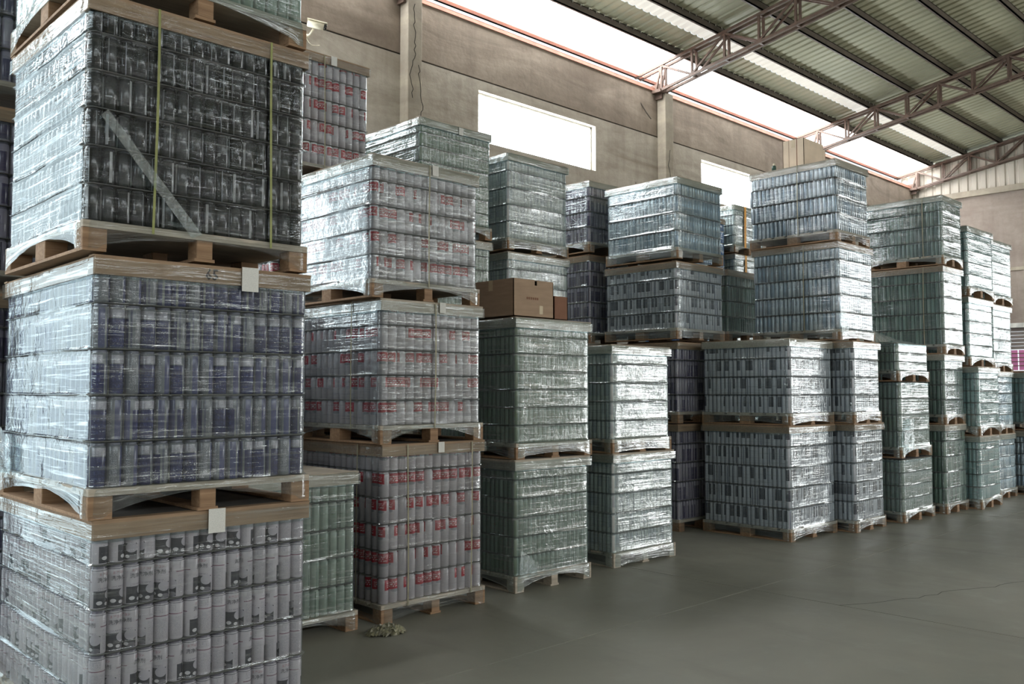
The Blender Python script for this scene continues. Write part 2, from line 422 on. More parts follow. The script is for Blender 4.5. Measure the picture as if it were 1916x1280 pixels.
# roller door in the far wall
dr = MB().box(XE - .04, 6.86, 0, XE + .1, 6.92, 3.36).box(XE - .04, 8.33, 0, XE + .1, 8.39, 3.36).box(XE - .06, 6.86, 3.3, XE + .12, 8.39, 3.42).build('door_1', M['frame'], kind='structure')
for k in range(6):
    bevel(MB().box(XE + .03, 6.93, 2.72 + k * .096, XE + .06, 8.32, 2.72 + k * .096 + .088).build('slat', M['shutter'], dr), .012, 2)
for k in range(3):
    y0 = 6.93 + k * .466
    MB().box(XE + .04, y0 + .015, 2.16, XE + .05, y0 + .45, 2.70).build('pane', M['pink'], dr)
for z in (2.27, 2.38, 2.49, 2.6): MB().box(XE + .01, 6.93, z, XE + .03, 8.32, z + .02).build('bar', M['brown_panel'], dr)
MB().box(XE + .02, 6.93, .02, XE + .07, 8.32, 2.14).build('panel', M['brown_panel'], dr)
# other two walls (behind the camera and across the hall) keep the hall closed
MB().box(XB - .24, YR, 0, XB, YW + .24, 3.7).box(XB - .24, YR, 6.3, XB, YW + .24, 7.4).box(XB - .24, YR, 3.7, XB, -1.6, 6.3).box(XB - .24, 7.6, 3.7, XB, YW + .24, 6.3).build('wall_near', M['plaster'], kind='structure')  # high opening in the near wall added for the fill light
MB().box(XB, YR - .24, 0, XE, YR, 7.4).build('wall_right', M['plaster'], kind='structure')
mb = MB()
for X in (XB - .2,):
    mb.v += [(X, YR, 7.4), (X, YW, 7.4), (X, YW, zr(YW) + .12), (X, YRIDGE, zr(YRIDGE) + .12), (X, YR, zr(YR) + .12)]; mb.f.append((0, 1, 2, 3, 4))
mb.build('wall_gable_near', M['gable_sheet'], kind='structure')


# roof sheeting, trapezoid ribs running down the slope
def roof(name, ya, yb, mat, x0=XB, x1=XE + .3, rib=True):
    mb = MB(); pts = []; x = x0; k = 0; prof = [0, 0, .028, .028]; st = [.12, .025, .035, .025]
    while x < x1: pts.append((x, prof[k % 4])); x += st[k % 4]; k += 1
    for (xx, d) in pts: mb.v += [(xx, ya, zr(ya) + .13 + d), (xx, yb, zr(yb) + .13 + d)]
    for i in range(len(pts) - 1): mb.f.append((2 * i, 2 * i + 1, 2 * i + 3, 2 * i + 2))
    o = mb.build(name, mat, kind='structure'); return o


PY = [9.94, 9.02, 8.1, 7.18, 6.28, 5.38, 4.48, 3.58, 2.68, 1.78, .88, -.02, -.92, -1.8]
roof('window_skylight', EAVE_Y, 9.98, M['skylight'])
roof('ceiling', 9.96, 9.45, M['sheet'])
roof('window_frp_strip', 9.44, 9.06, M['frp'])
roof('ceiling_upper', 9.04, YRIDGE, M['sheet'])
roof('ceiling_right', YRIDGE, -13.3, M['sheet'])
roof('window_skylight_right', -13.32, YR - .4, M['skylight'])
for i, y in enumerate(PY + [-4, -6, -8, -10, -12]):
    z = zr(y)
    o = MB().box(XB, y - .028, z, XE, y + .0, z + .125).box(XB, y - .028, z, XE, y + .035, z + .012).box(XB, y - .028, z + .113, XE, y + .035, z + .125).build('purlin', M['purlin'], kind='structure')
# screw tips beside the purlins
sc = MB()
for y in (9.94, 9.02, EAVE_Y - .1):
    x = 4.0
    while x < XE:
        z = zr(y)
        sc.box(x, y - .05, z + .09, x + .014, y - .036, z + .128); x += .205
sc.build('roof_screws', M['screw'], kind='stuff', label='row of bright screw tips beside the roof purlins', category='screws')


# trusses
def truss(X):
    r = link('roof_truss', None, loc=(X, 0, 0), kind='structure')
    s = .075; dz = .5
    top = lambda y: zr(y) - .03
    bot = lambda y: zr(y) - .03 - dz
    ynode = [10.31 - .71 * k for k in range(0, 35)]
    ynode = [y for y in ynode if y > -13.9]
    for sx in (-s, s):
        for (fz, nm, ya) in ((top, 'top_chord', 10.95), (bot, 'bottom_chord', 10.45)):
            m = MB()
            m.bar((sx, ya, fz(ya)), (sx, YRIDGE, fz(YRIDGE)), .05, .05).bar((sx, YRIDGE, fz(YRIDGE)), (sx, -13.9, fz(-13.9)), .05, .05)
            m.build(nm, M['steel'], r)
        MB().bar((sx, 10.45, bot(10.45)), (sx, 10.31, top(10.31)), .035, .035, (1, 0, 0)).build('diagonal', M['steel'], r)
        for k, y in enumerate(ynode):
            if y < 1.5: continue
            MB().bar((sx, y, bot(y)), (sx, y, top(y)), .04, .04, (1, 0, 0)).build('post', M['steel'], r)
            y2 = y - .71
            if k % 2 == 0: MB().bar((sx, y, top(y) - .02), (sx, y2, bot(y2) + .02), .035, .035, (1, 0, 0)).build('diagonal', M['steel'], r)
            else: MB().bar((sx, y, bot(y) + .02), (sx, y2, top(y2) - .02), .035, .035, (1, 0, 0)).build('diagonal', M['steel'], r)
    for k, y in enumerate(ynode):
        if y < 1.5: continue
        MB().bar((-s, y, bot(y)), (s, y, bot(y)), .04, .04).bar((-s, y, top(y)), (s, y, top(y)), .04, .04).build('tie', M['steel'], r)
    MB().box(-.13, 10.3, 7.40, .13, 10.6, 7.46).box(-.02, 10.35, 7.3, .02, 10.6, 7.6).build('bearing_plate', M['steel'], r)


for X in (1.55, 7.81, 14.07, 20.35, XE - .12): truss(X)


# ------------------------------------------------------------------ CANS
CANMESH = {}


def can_geo(r, h, seg, prof):
    vs, fs, uvs = [], [], []
    for (rr, zz) in prof:
        for k in range(seg):
            a = 2 * math.pi * k / seg; vs.append((r * rr * math.cos(a), r * rr * math.sin(a), zz * h))
    for i in range(len(prof) - 1):
        for k in range(seg):
            k2 = (k + 1) % seg
            fs.append((i * seg + k, i * seg + k2, (i + 1) * seg + k2, (i + 1) * seg + k))
            u0, u1 = k / seg, (k + 1) / seg; v0, v1 = prof[i][1], prof[i + 1][1]
            uvs.append([(u0, v0), (u1, v0), (u1, v1), (u0, v1)])
    n = (len(prof) - 1) * seg; fs.append(tuple(n + k for k in range(seg))); uvs.append([(.5, 1)] * seg)
    return vs, fs, uvs


PROF = [(.9, 0), (1, .025), (1, .89), (.93, .915), (.86, .93), (.88, .965), (.84, .985), (.8, .985)]
PROF_LO = [(1, 0), (1, .9), (.86, .94), (.86, .985)]


def text_geo(s, size, bold=0):
    cu = bpy.data.curves.new('txt', 'FONT'); cu.body = s; cu.size = size; cu.align_x = 'CENTER'; cu.resolution_u = 1; cu.offset = bold
    o = bpy.data.objects.new('txt', cu); COL.objects.link(o); bpy.context.view_layer.update()
    dg = bpy.context.evaluated_depsgraph_get(); me = o.evaluated_get(dg).to_mesh()
    v = [tuple(p.co) for p in me.vertices]; f = [tuple(p.vertices) for p in me.polygons]
    o.evaluated_get(dg).to_mesh_clear(); bpy.data.objects.remove(o); bpy.data.curves.remove(cu)
    return v, f


def can_mesh(kind, r, h):
    key = (kind, round(r, 4), round(h, 4))
    if key in CANMESH: return CANMESH[key]
    vs, fs, uvs = can_geo(r, h, 16, PROF); mats = [CAN[kind]]; midx = [0] * len(fs)
    def wrap(s, size, uc, zc, mi, rot=False):
        v, f = text_geo(s, size); n = len(vs)
        for (x, y, _) in v:
            if rot: x, y = y, -x
            a = uc * 2 * math.pi + x / r; vs.append(((r + .0012) * math.cos(a), (r + .0012) * math.sin(a), zc * h + y))
        for q in f: fs.append(tuple(n + i for i in q)); uvs.append([(.5, .5)] * len(q)); midx.append(mi)
    if kind == 'white':
        mats += [M['ink_dark'], M['ink_red']]
        wrap('\u30a8\u30a2\u30b3\u30f3', .013, .25, .78, 2); wrap('\u6d17\u51c0\u5242', .0215, .25, .63, 1)
    if kind == 'blue':
        mats += [M['ink_pale']]
        wrap('NAVIES', .021, .69, .42, 1, True)
    me = bpy.data.meshes.new(kind + '_can'); me.from_pydata(vs, [], fs)
    l = me.uv_layers.new(name='UVMap'); l.data.foreach_set('uv', [c for q in uvs for p in q for c in p])
    for m in mats: me.materials.append(m)
    me.polygons.foreach_set('material_index', midx)
    me.polygons.foreach_set('use_smooth', [i < 16 * (len(PROF) - 1) for i in range(len(fs))]); me.update()
    CANMESH[key] = me; return me


def joined_cans(name, spots, kind, r, h, parent, seg=10):
    vs, fs, uvs = can_geo(r, h, seg, PROF_LO); V, F, U = [], [], []
    for (x, y, z, a) in spots:
        n = len(V); V += [(vx + x, vy + y, vz + z) for vx, vy, vz in vs]
        F += [tuple(n + i for i in q) for q in fs]; U += [[(p[0] + a, p[1]) for p in q] for q in uvs]
    mb = MB(); mb.v, mb.f, mb.uv = V, F, U
    return mb.build(name, CAN[kind], parent, True, kind='stuff')


# ------------------------------------------------------------------ STRETCH WRAP
def wrap(parent, w, d, z0, z1, rows, rh, mat, seed, flare=.03, cover=True, fine=1.0, arch=.07, frame=True):
    """film shell in the unit's own coordinates; load occupies x 0..w, y 0..d, z0..z1"""
    R = .042; n_w = max(6, int(w * 22 * fine)); n_d = max(6, int(d * 22 * fine)); path = []
    def arc(cx_, cy_, a0):
        return [(cx_ + R * math.cos(a0 + k * math.pi / 8), cy_ + R * math.sin(a0 + k * math.pi / 8), math.cos(a0 + k * math.pi / 8), math.sin(a0 + k * math.pi / 8), 1) for k in range(5)]
    path += arc(R, R, math.pi)
    path += [(R + (w - 2 * R) * k / n_w, 0, 0, -1, 0) for k in range(1, n_w)]
    path += arc(w - R, R, 1.5 * math.pi)
    path += [(w, R + (d - 2 * R) * k / n_d, 1, 0, 0) for k in range(1, n_d)]
    path += arc(w - R, d - R, 0)
    path += [(w - R - (w - 2 * R) * k / n_w, d, 0, 1, 0) for k in range(1, n_w)]
    path += arc(R, d - R, .5 * math.pi)
    path += [(0, d - R - (d - 2 * R) * k / n_d, -1, 0, 0) for k in range(1, n_d)]
    per = [0]
    for i in range(1, len(path) + 1):
        a = path[i - 1]; b = path[i % len(path)]; per.append(per[-1] + math.hypot(a[0] - b[0], a[1] - b[1]))
    rings = []   # z, offset, inset(flag), wav
    fo = flare * .5
    rings += [(z0 - .122, fo + .004, 0, 1), (z0 - .06, fo + .004, 0, .5), (z0 - .02, fo + .003, 0, 0), (z0 - .003, fo, 0, 0), (z0 + .004, .006, 0, 0), (z0 + rh * .12, .001, 0, 0)]
    for k in range(rows):
        zb = z0 + k * rh
        for q, off in ((.3, .0), (.5, -.0012), (.7, -.0008), (.92, .001)): rings.append((zb + q * rh, off, 0, 0))
        if k < rows - 1:
            rings += [(zb + rh * .965, .003, 0, 0), (zb + rh * .995, .0085, 0, 0), (zb + rh * 1.01, .0085, 0, 0), (zb + rh * 1.04, .002, 0, 0), (zb + rh * 1.1, .0, 0, 0)]
    z1 -= .012
    if frame: rings += [(z1 - .086, .002, 0, 0), (z1 - .076, .013, 0, 0), (z1 - .04, .0125, 0, 0), (z1 - .004, .013, 0, 0)]
    else: rings += [(z1 - .03, .001, 0, 0), (z1 - .004, .002, 0, 0)]
    if cover: rings += [(z1 + .005, .008, 0, 0), (z1 + .009, -.002, 1, 0), (z1 + .008, -.06, 1, 0)]
    V, F, U = [], [], []; n = len(path); sd = Vector((seed * 7.3, seed * 3.1, seed))
    for (z, off, flat, wav) in rings:
        for i, (x, y, nx, ny, cor) in enumerate(path):
            # wrinkles: lively at row edges
            v = noise.noise(Vector((x * 3.2, y * 3.2, z * 5)) + sd) * .008 + noise.noise(Vector((x * 11, y * 11, z * 17)) + sd) * .0035
            o = off + .004 + (v if not cor else v * .35) + (.004 if cor and off > .006 else 0)
            if cor: o = max(o, .006)
            o = max(o, .003) if not flat else off
            if not flat and off > .0118 and frame and z > z1 - .1:      # drawn tight over the rails and their square corners
                o = max(o, .0165); o += (R + o) * (1 / max(abs(nx), abs(ny)) - 1) * .95 if cor else 0
            zz = z + noise.noise(Vector((x * 2.4, y * 2.4, z * 3 + 9)) + sd) * (.010 if .005 < off < .0099 else .003)
            if wav:
                fx = 4 * (x / w) * (1 - x / w) if ny else 0; fy = 4 * (y / d) * (1 - y / d) if nx and not cor else 0
                am = max(fx, fy) if not cor else 0
                zz += wav * (am * arch * (.88 + .35 * noise.noise(Vector((x * 1.5, y * 1.5, seed)))) + .007 * noise.noise(Vector((x * 5, y * 5, seed + 3))))
            V.append((x + nx * o, y + ny * o, max(zz, .004)))
    for j in range(len(rings) - 1):
        for i in range(n):
            i2 = (i + 1) % n; F.append((j * n + i, j * n + i2, (j + 1) * n + i2, (j + 1) * n + i))
            zA, zB = rings[j][0] - rings[j][2] * rings[j][1], rings[j + 1][0] - rings[j + 1][2] * rings[j + 1][1]
            U.append([(per[i] + seed, zA + seed), (per[i + 1] + seed, zA + seed), (per[i + 1] + seed, zB + seed), (per[i] + seed, zB + seed)])
    mb = MB(); mb.v, mb.f, mb.uv = V, F, U
    o = mb.build('stretch_wrap', mat, parent, True); o.data.set_sharp_from_angle(angle=math.radians(38)); return o


# ------------------------------------------------------------------ PALLET LOAD
BM = {}


def bmesh_box(key, sx, sy, sz, mat, bv=.003):
    k = (key, round(sx, 3), round(sy, 3), round(sz, 3), mat.name)
    if k in BM: return BM[k]
    b = bv; v = []
    # chamfered box: 24 verts would be heavier; use stepped octagon in plan
    x, y, z = sx / 2, sy / 2, sz
    ring = [(-x + b, -y), (x - b, -y), (x, -y + b), (x, y - b), (x - b, y), (-x + b, y), (-x, y - b), (-x, -y + b)]
    m = MB(); m.v = [(p[0], p[1], 0) for p in ring] + [(p[0], p[1], z) for p in ring]
    m.f = [tuple(reversed(range(8))), tuple(range(8, 16))] + [(i, (i + 1) % 8, 8 + (i + 1) % 8, 8 + i) for i in range(8)]
    BM[k] = m.mesh(key, mat); return BM[k]


PH = .132


def unit(X, Y, z0, z1, w, d, rows, kind, film, label, group=None, dia=.056, indiv=True, seed=0, frame=True, cover=False, straps=(), paper=None,
         woodkey='wood2', framemat='wood', rot=0.0, stencil=None, fine=1.0, detail=True, strap_mat='strap_pale', lean=(0, 0), arch=.095, flare=.028, left=True, shear=0.0):
    rr = random.Random(seed * 13 + 5)
    root = link('wrapped_pallet', None, loc=(X, Y, z0), label=label, category='pallet load')
    root.rotation_euler = (0, 0, rot + rr.uniform(-.014, .014))
    if group: root['group'] = group
    H = z1 - z0
    # pallet: deck board mesh with blocks and skids
    pw, pd = w + .03, d + .03
    pal = link('wooden_pallet', bmesh_box('deck', pw, pd, .012, M['wood3']), root, (w / 2, d / 2, .1))
    bs = .1
    for bx in (bs / 2, pw / 2, pw - bs / 2):
        for by in (bs / 2, pd / 2, pd - bs / 2):
            bwid = bs if abs(bx - pw / 2) > .01 else .075
            link('block', bmesh_box('block', bwid, .1 if by != pd / 2 else .13, .082, M[woodkey]), pal, (bx - pw / 2, by - pd / 2, -.084), rr.uniform(-.03, .03))
        link('skid_board', bmesh_box('skid', bs * .98, pd, .014, M[woodkey]), pal, (bx - pw / 2, 0, -.0985))
    if detail:
        nb = 7
        for k in range(nb):
            bw = pd / nb * .8
            link('deck_board', bmesh_box('deckboard', pw, bw, .018, M['wood3']), pal, (0, -pd / 2 + bw / 2 + (pd - bw) * k / (nb - 1), .0125))
    else:
        bmsh = MB()
        for k in range(7):
            y0 = -pd / 2 + k * pd / 7; bmsh.box(-pw / 2, y0, .0125, pw / 2, y0 + pd / 7 * .82, .0305)
        bmsh.build('deck_boards', M['wood3'], pal, kind='stuff')
    zb = PH; rh = (H - zb - .004) / rows; ch = rh - .006
    # layer pads
    for k in range(1, rows):
        link('layer_pad', bmesh_box('pad', w - .004, d - .004, .004, M['pad'], .02), root, (w / 2, d / 2, zb + k * rh - .004))
    tb = link('top_board', bmesh_box('top', w - .01, d - .01, .003, M['wood3' if cover else 'pad'], .01), root, (w / 2, d / 2, H - .0045))  # dark pad board under stacked pallets: the gap's shade put into colour
    # cans
    nx = max(4, int(round(w / dia))); ny = max(4, int(round(d / dia))); r = min(w / nx, d / ny) / 2 * .985
    me = can_mesh(kind, r, ch) if indiv else None; spots = []
    for k in range(rows):
        z = zb + k * rh + .001; jx = rr.uniform(-shear, shear)
        cells = [(i, 0) for i in range(nx)] + ([(0, j) for j in range(1, ny)] if left else [])
        for (i, j) in cells:
            x = r + (w - 2 * r) * i / (nx - 1); y = r + (d - 2 * r) * j / (ny - 1) + (jx if i == 0 else 0)
            dn = rr.uniform(0, .003)
            x += dn if i == 0 and j else 0; y += dn if j == 0 and i else 0
            a = rr.random()
            if indiv:
                o = link('can', me, root, (x, y, z), a * 2 * math.pi)
                if rr.random() < .06 and k == rows - 1: o.rotation_euler = (rr.uniform(-.02, .02), rr.uniform(-.05, .05), a * 6.283)
            else: spots.append((x, y, z, a))
    if spots: joined_cans('can_rows', spots, kind, r, ch, root)
    back = []
    for k in range(rows):
        z = zb + k * rh + .001
        if not left: back += [(r, r + (d - 2 * r) * j / (ny - 1), z, rr.random()) for j in range(1, ny)]
        back += [(w - r, r + (d - 2 * r) * j / (ny - 1), z, rr.random()) for j in range(1, ny)]
        back += [(r + (w - 2 * r) * i / (nx - 1), d - r, z, rr.random()) for i in range(1, nx - 1)]
    joined_cans('rear_can_rows', back, kind, r, ch, root, 6)
    # top rail frame round the top row
    fh = .08
    if frame:
        fm = M[framemat]
        fr = link('top_frame', bmesh_box('rail', w + .024, .01, fh, fm), root, (w / 2, -.007, H - fh - .004))
        link('rail', bmesh_box('rail', w + .024, .01, fh, fm), fr, (0, d + .014, 0))
        link('rail', bmesh_box('railside', .01, d + .004, fh, fm), fr, (-w / 2 - .007, d / 2 + .007, 0))
        link('rail', bmesh_box('railside', .01, d + .004, fh, fm), fr, (w / 2 + .007, d / 2 + .007, 0))
        for (sx, sy, px_, py_) in ((w + .034, .06, 0, .028), (w + .034, .06, 0, d - .014)):
            link('top_slat', bmesh_box('topslat', sx, sy, .008, fm), fr, (px_, py_, fh - .005))
    if stencil:
        v, f = text_geo(stencil, .07, .0016); mm = MB(); mm.v = [(x * .95, 0, y) for x, y, _ in v]; mm.f = f
        o = mm.build('stencil_number', M['ink'], fr); o.location = (-.0, -.0066, .016)
    if paper:
        m = MB(); pxx, pz, ps = paper; n = 6
        for i in range(n + 1):
            m.v += [(-.035 + .07 * i / n * ps, 0, -.095 * ps), (-.035 + .07 * i / n * ps, .001 * math.sin(i), 0)]
        for i in range(n): m.f.append((2 * i, 2 * i + 2, 2 * i + 3, 2 * i + 1))
        o = m.build('paper_label', M['paper'], root); o.location = (pxx * w, -.026, H - pz)
        s = o.modifiers.new('s', 'SOLIDIFY'); s.thickness = .0006
    for q in straps:
        face, pos = q
        m = MB(); sw = .03 if strap_mat == 'strap_orange' else .0055
        if face == 'f':
            x = pos * w
            zz = [0.1 + (H - .106) * k / 10 for k in range(11)]; ph = rr.random() * 6
            pts = [(x + .006 * math.sin(ph + z * 3), -.024, z) for i, z in enumerate(zz)]
        else:
            y = pos * d; zz = [0.1 + (H - .106) * k / 10 for k in range(11)]
            pts = [(-.024, y + .006 * math.sin(z * 3), z) for z in zz]
        for i in range(10):
            a, b = pts[i], pts[i + 1]
            if face == 'f': m.v += [(a[0] - sw, a[1], a[2]), (a[0] + sw, a[1], a[2]), (b[0] + sw, b[1], b[2]), (b[0] - sw, b[1], b[2])]
            else: m.v += [(a[0], a[1] - sw, a[2]), (a[0], a[1] + sw, a[2]), (b[0], b[1] + sw, b[2]), (b[0], b[1] - sw, b[2])]
            m.f.append(tuple(4 * i + k for k in range(4)))
        st_ = m.build('strap', M[strap_mat], root); s = st_.modifiers.new('s', 'SOLIDIFY'); s.thickness = .0008
    wrap(root, w, d, zb, H, rows, rh, M[film], seed + 1, flare=flare, cover=cover, fine=fine, arch=arch, frame=frame)
    return root


U = unit
# --- nearest stack at the left edge (column 1)
U(1.38, 3.94, 0, 1.06, 1.0, 1.40, 5, 'white', 'film_light', 'wrapped pallet of white cans with dark pictures, lowest of the nearest stack', dia=.068, seed=1, paper=(.52, -.005, 1.15), fine=1.6)
U(1.36, 3.94, 1.06, 2.18, 1.01, 1.36, 5, 'blue', 'film_light', 'wrapped pallet of navy and grey cans under a wooden rail stencilled 65', dia=.067, seed=2, paper=(.675, -.004, 1.2), stencil='65', fine=1.6, arch=.085)
U(1.31, 3.94, 2.19, 3.31, 1.04, 1.10, 6, 'black', 'film_dark', 'wrapped pallet of glossy black cans with two yellow-green straps, third level of the nearest stack', dia=.066, seed=3, straps=(('f', .27), ('f', .81)), fine=1.6, strap_mat='strap')
U(1.30, 3.95, 3.32, 4.38, 1.03, 1.12, 5, 'green', 'film_heavy', 'wrapped pallet cut off by the top edge, above the black cans', dia=.066, seed=4, fine=1.2)
# --- stack at the left picture edge behind it
for k, (a, b) in enumerate(((0, 1.08), (1.08, 2.16), (2.16, 3.24), (3.26, 4.4))):
    U(1.22, 5.72, a, b, 1.05, 1.0, 5, 'violet', 'film_light', ('wrapped pallet on the floor behind the nearest stack at the left edge, dusky violet cans', 'second wrapped pallet up of the violet-grey stack at the far left edge',
      'third wrapped pallet up of the violet-grey stack at the far left edge', 'topmost wrapped pallet of violet-grey cans in the top left corner')[k], dia=.067, seed=5 + k, indiv=k > 0)
for k, (a, b) in enumerate(((0, 1.12), (1.12, 2.24))):  # unseen stack added to keep side-door light off the red-and-white stack
    U(2.55, 6.45, a, b, 1.0, 1.0, 5, 'violet', 'film_light', ('lower pallet of the unseen stack added behind the nearest one to block side light', 'upper pallet of the unseen stack added behind the nearest one to block side light')[k], dia=.067, seed=150 + k, indiv=False, detail=False)
# --- low green pallet between
U(2.5, 5.14, 0, 1.06, 1.0, 1.0, 5, 'green', 'film_mid', 'low wrapped pallet of pale green cans squeezed between the nearest stack and the red-and-white stack', dia=.066, seed=10, cover=True, framemat='wood3')
# --- red and white stack
U(3.70, 5.12, 0, 1.23, .93, 1.10, 6, 'red', 'film_light', 'bottom pallet of the red-and-white can stack, two pale straps, on the floor', dia=.077, seed=11, straps=(('f', .22), ('f', .86), ('l', .25)), paper=(.55, .0, .8), framemat='wood', arch=.05)
U(3.68, 5.12, 1.23, 2.25, .93, 1.10, 5, 'red', 'film_mid', 'middle pallet of the red-and-white can stack', dia=.077, seed=12, straps=(('f', .5), ('l', .3)), paper=(.58, .0, .8), framemat='wood3')
U(3.60, 5.12, 2.25, 3.26, .98, 1.10, 5, 'red', 'film_mid', 'top pallet of the front red-and-white can stack, bright film on its left side', dia=.077, seed=13, straps=(('f', .5),), paper=(.56, .0, .8), cover=True, framemat='wood3')
# --- green stack with carton
U(5.03, 5.17, 0, 1.05, .88, 1.10, 6, 'green', 'film_heavy', 'lower pallet of the two-high green can stack, torn film knotted at its foot', dia=.052, seed=14, framemat='wood3', woodkey='wood3', arch=.1)
U(5.04, 5.17, 1.05, 2.20, .88, 1.10, 7, 'green', 'film_heavy', 'upper pallet of the two-high green can stack with cardboard boxes on top', dia=.052, seed=15, framemat='wood3', cover=True, arch=.05)
# --- bright white two-high stack
U(6.38, 5.28, 0, 1.03, .90, 1.05, 5, 'pale', 'film_heavy', 'lower pallet of the brightly lit white two-high stack beside the dark gap', dia=.05, seed=16, framemat='wood3', woodkey='wood3', arch=.02)
U(6.37, 5.28, 1.03, 2.03, .87, 1.05, 5, 'pale', 'film_heavy', 'upper pallet of the brightly lit white two-high stack beside the dark gap', dia=.05, seed=17, framemat='wood3', cover=True, arch=.02)
# --- grey stack with dark printed cans
U(8.81, 4.87, 0, 1.23, 1.0, 1.08, 5, 'grey', 'film_mid', 'floor-level pallet of grey cans with dark print patches, its block corner nearest the open floor', dia=.054, seed=18, framemat='wood', arch=.04)
U(8.84, 4.87, 1.23, 2.17, .98, 1.08, 4, 'grey', 'film_mid', 'second-level pallet of grey cans with dark print patches below the tall silver stack', dia=.054, seed=19, framemat='wood3', cover=True, arch=.03)
# --- tall silver stack with carton on top
U(9.92, 4.67, 0, 1.23, .76, 1.10, 5, 'grey', 'film_mid', 'floor-level pallet under the tall silver stack, narrow bluish side beside the dark printed cans', dia=.054, seed=20, arch=.05)
U(9.92, 4.67, 1.23, 2.18, .70, 1.10, 4, 'grey', 'film_mid', 'second-level pallet under the tall silver stack with a strong glare patch', dia=.054, seed=21, arch=.03)
U(10.08, 4.90, 2.20, 3.38, .92, 1.12, 5, 'silver', 'film_mid', 'third-level pallet of silver-grey cans with a film corner hanging loose', dia=.056, seed=22, shear=.008, straps=(('l', .38),), arch=.03)
U(10.06, 4.90, 3.38, 4.36, .82, 1.14, 4, 'silver', 'film_light', 'topmost pallet of silver cans carrying the pale carton', dia=.056, seed=23, shear=.03, straps=(('l', .42),), cover=True, framemat='wood3', arch=.02)
# --- wide grey stack behind
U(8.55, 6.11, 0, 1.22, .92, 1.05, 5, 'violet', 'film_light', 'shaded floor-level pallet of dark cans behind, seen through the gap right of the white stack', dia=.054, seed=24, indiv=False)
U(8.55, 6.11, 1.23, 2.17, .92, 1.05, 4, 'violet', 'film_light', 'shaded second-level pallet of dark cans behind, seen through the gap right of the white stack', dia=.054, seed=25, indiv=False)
U(8.54, 6.11, 2.20, 3.11, .95, 1.06, 4, 'grey', 'film_mid', 'grey wrapped pallet, third level of the wide stack left of the silver one', dia=.054, seed=26, arch=.02)
U(8.57, 6.11, 3.14, 4.11, .93, 1.05, 4, 'silver', 'film_heavy', 'topmost pallet of the wide stack left of the silver one, below the second wall window', dia=.054, seed=27, cover=True, framemat='wood3', arch=.02)
# --- dark stack between wide grey and silver
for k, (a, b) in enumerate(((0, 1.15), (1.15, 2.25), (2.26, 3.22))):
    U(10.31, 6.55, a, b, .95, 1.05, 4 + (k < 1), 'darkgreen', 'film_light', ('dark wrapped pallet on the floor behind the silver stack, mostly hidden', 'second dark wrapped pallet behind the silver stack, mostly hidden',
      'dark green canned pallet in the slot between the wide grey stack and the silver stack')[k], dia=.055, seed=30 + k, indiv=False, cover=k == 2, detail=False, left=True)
# --- second row: red cans against the wall at upper left
for k, (a, b) in enumerate(((0, 1.2), (1.2, 2.4), (2.41, 3.5), (3.52, 4.68))):
    U(3.88, 7.0, a, b, .98, 1.05, 5, 'red', 'film_light', ('floor-level pallet of the rear red-and-white stack, hidden behind the front one', 'second pallet of the rear red-and-white stack, hidden behind the front one',
      'third pallet of the rear red-and-white stack, only its edge showing', 'topmost pallet of red-and-white cans below the security camera')[k], dia=.077, seed=40 + k, indiv=k == 3,
      straps=(('f', .5),) if k == 3 else (), paper=(.6, .0, .9) if k == 3 else None, detail=k == 3)
# --- second row: tall pale green stack
for k, (a, b) in enumerate(((0, 1.1), (1.1, 2.13), (2.14, 3.18), (3.2, 4.35))):
    U(5.49, 7.0, a, b, .95, 1.10, 6 if k < 3 else 7, 'green', 'film_heavy' if k == 3 else 'film_mid', ('floor-level pallet of the tall pale green stack in the second row, hidden', 'second pallet of the tall pale green stack in the second row, hidden',
      'pallet just under the topmost one of the tall pale green second-row stack', 'topmost pallet of pale green cans left of the wall window')[k], dia=.052, seed=50 + k, indiv=k == 3, cover=k == 3,
      paper=(.55, .02, .8) if k == 3 else None, framemat='wood3', detail=k == 3)
# --- second row: pale stack under the window
for k, (a, b) in enumerate(((0, 1.05), (1.05, 2.08), (2.1, 3.12), (3.14, 4.21))):
    U(6.70, 7.0, a, b, .95, 1.10, 5, 'pale', 'film_heavy', ('floor-level pallet of the pale stack below the first window, hidden', 'second pallet of the pale stack below the first window, hidden behind the cartons',
      'pale wrapped pallet showing above the large cardboard box', 'topmost pallet of the pale stack directly below the first wall window')[k], dia=.052, seed=60 + k, indiv=k >= 2, cover=k == 3,
      framemat='wood3', detail=k == 3, arch=.02)
# --- second row: violet stack
for k, (a, b) in enumerate(((0, 1.1), (1.1, 2.2), (2.2, 3.32), (3.35, 4.27))):
    U(8.50, 7.4, a, b, .95, 1.0, 5 if k < 3 else 4, 'violet', 'film_mid', ('floor-level pallet of the narrow violet stack in the second row, hidden', 'second pallet of the narrow violet stack in the second row, hidden',
      'pallet of violet cans with an orange wooden rail between the pale and wide grey stacks', 'topmost small pallet between the pale stack and the wide grey stack')[k], dia=.055, seed=70 + k, indiv=k >= 2, cover=k == 3,
      framemat='wood2' if k == 2 else 'wood3', detail=k >= 2)
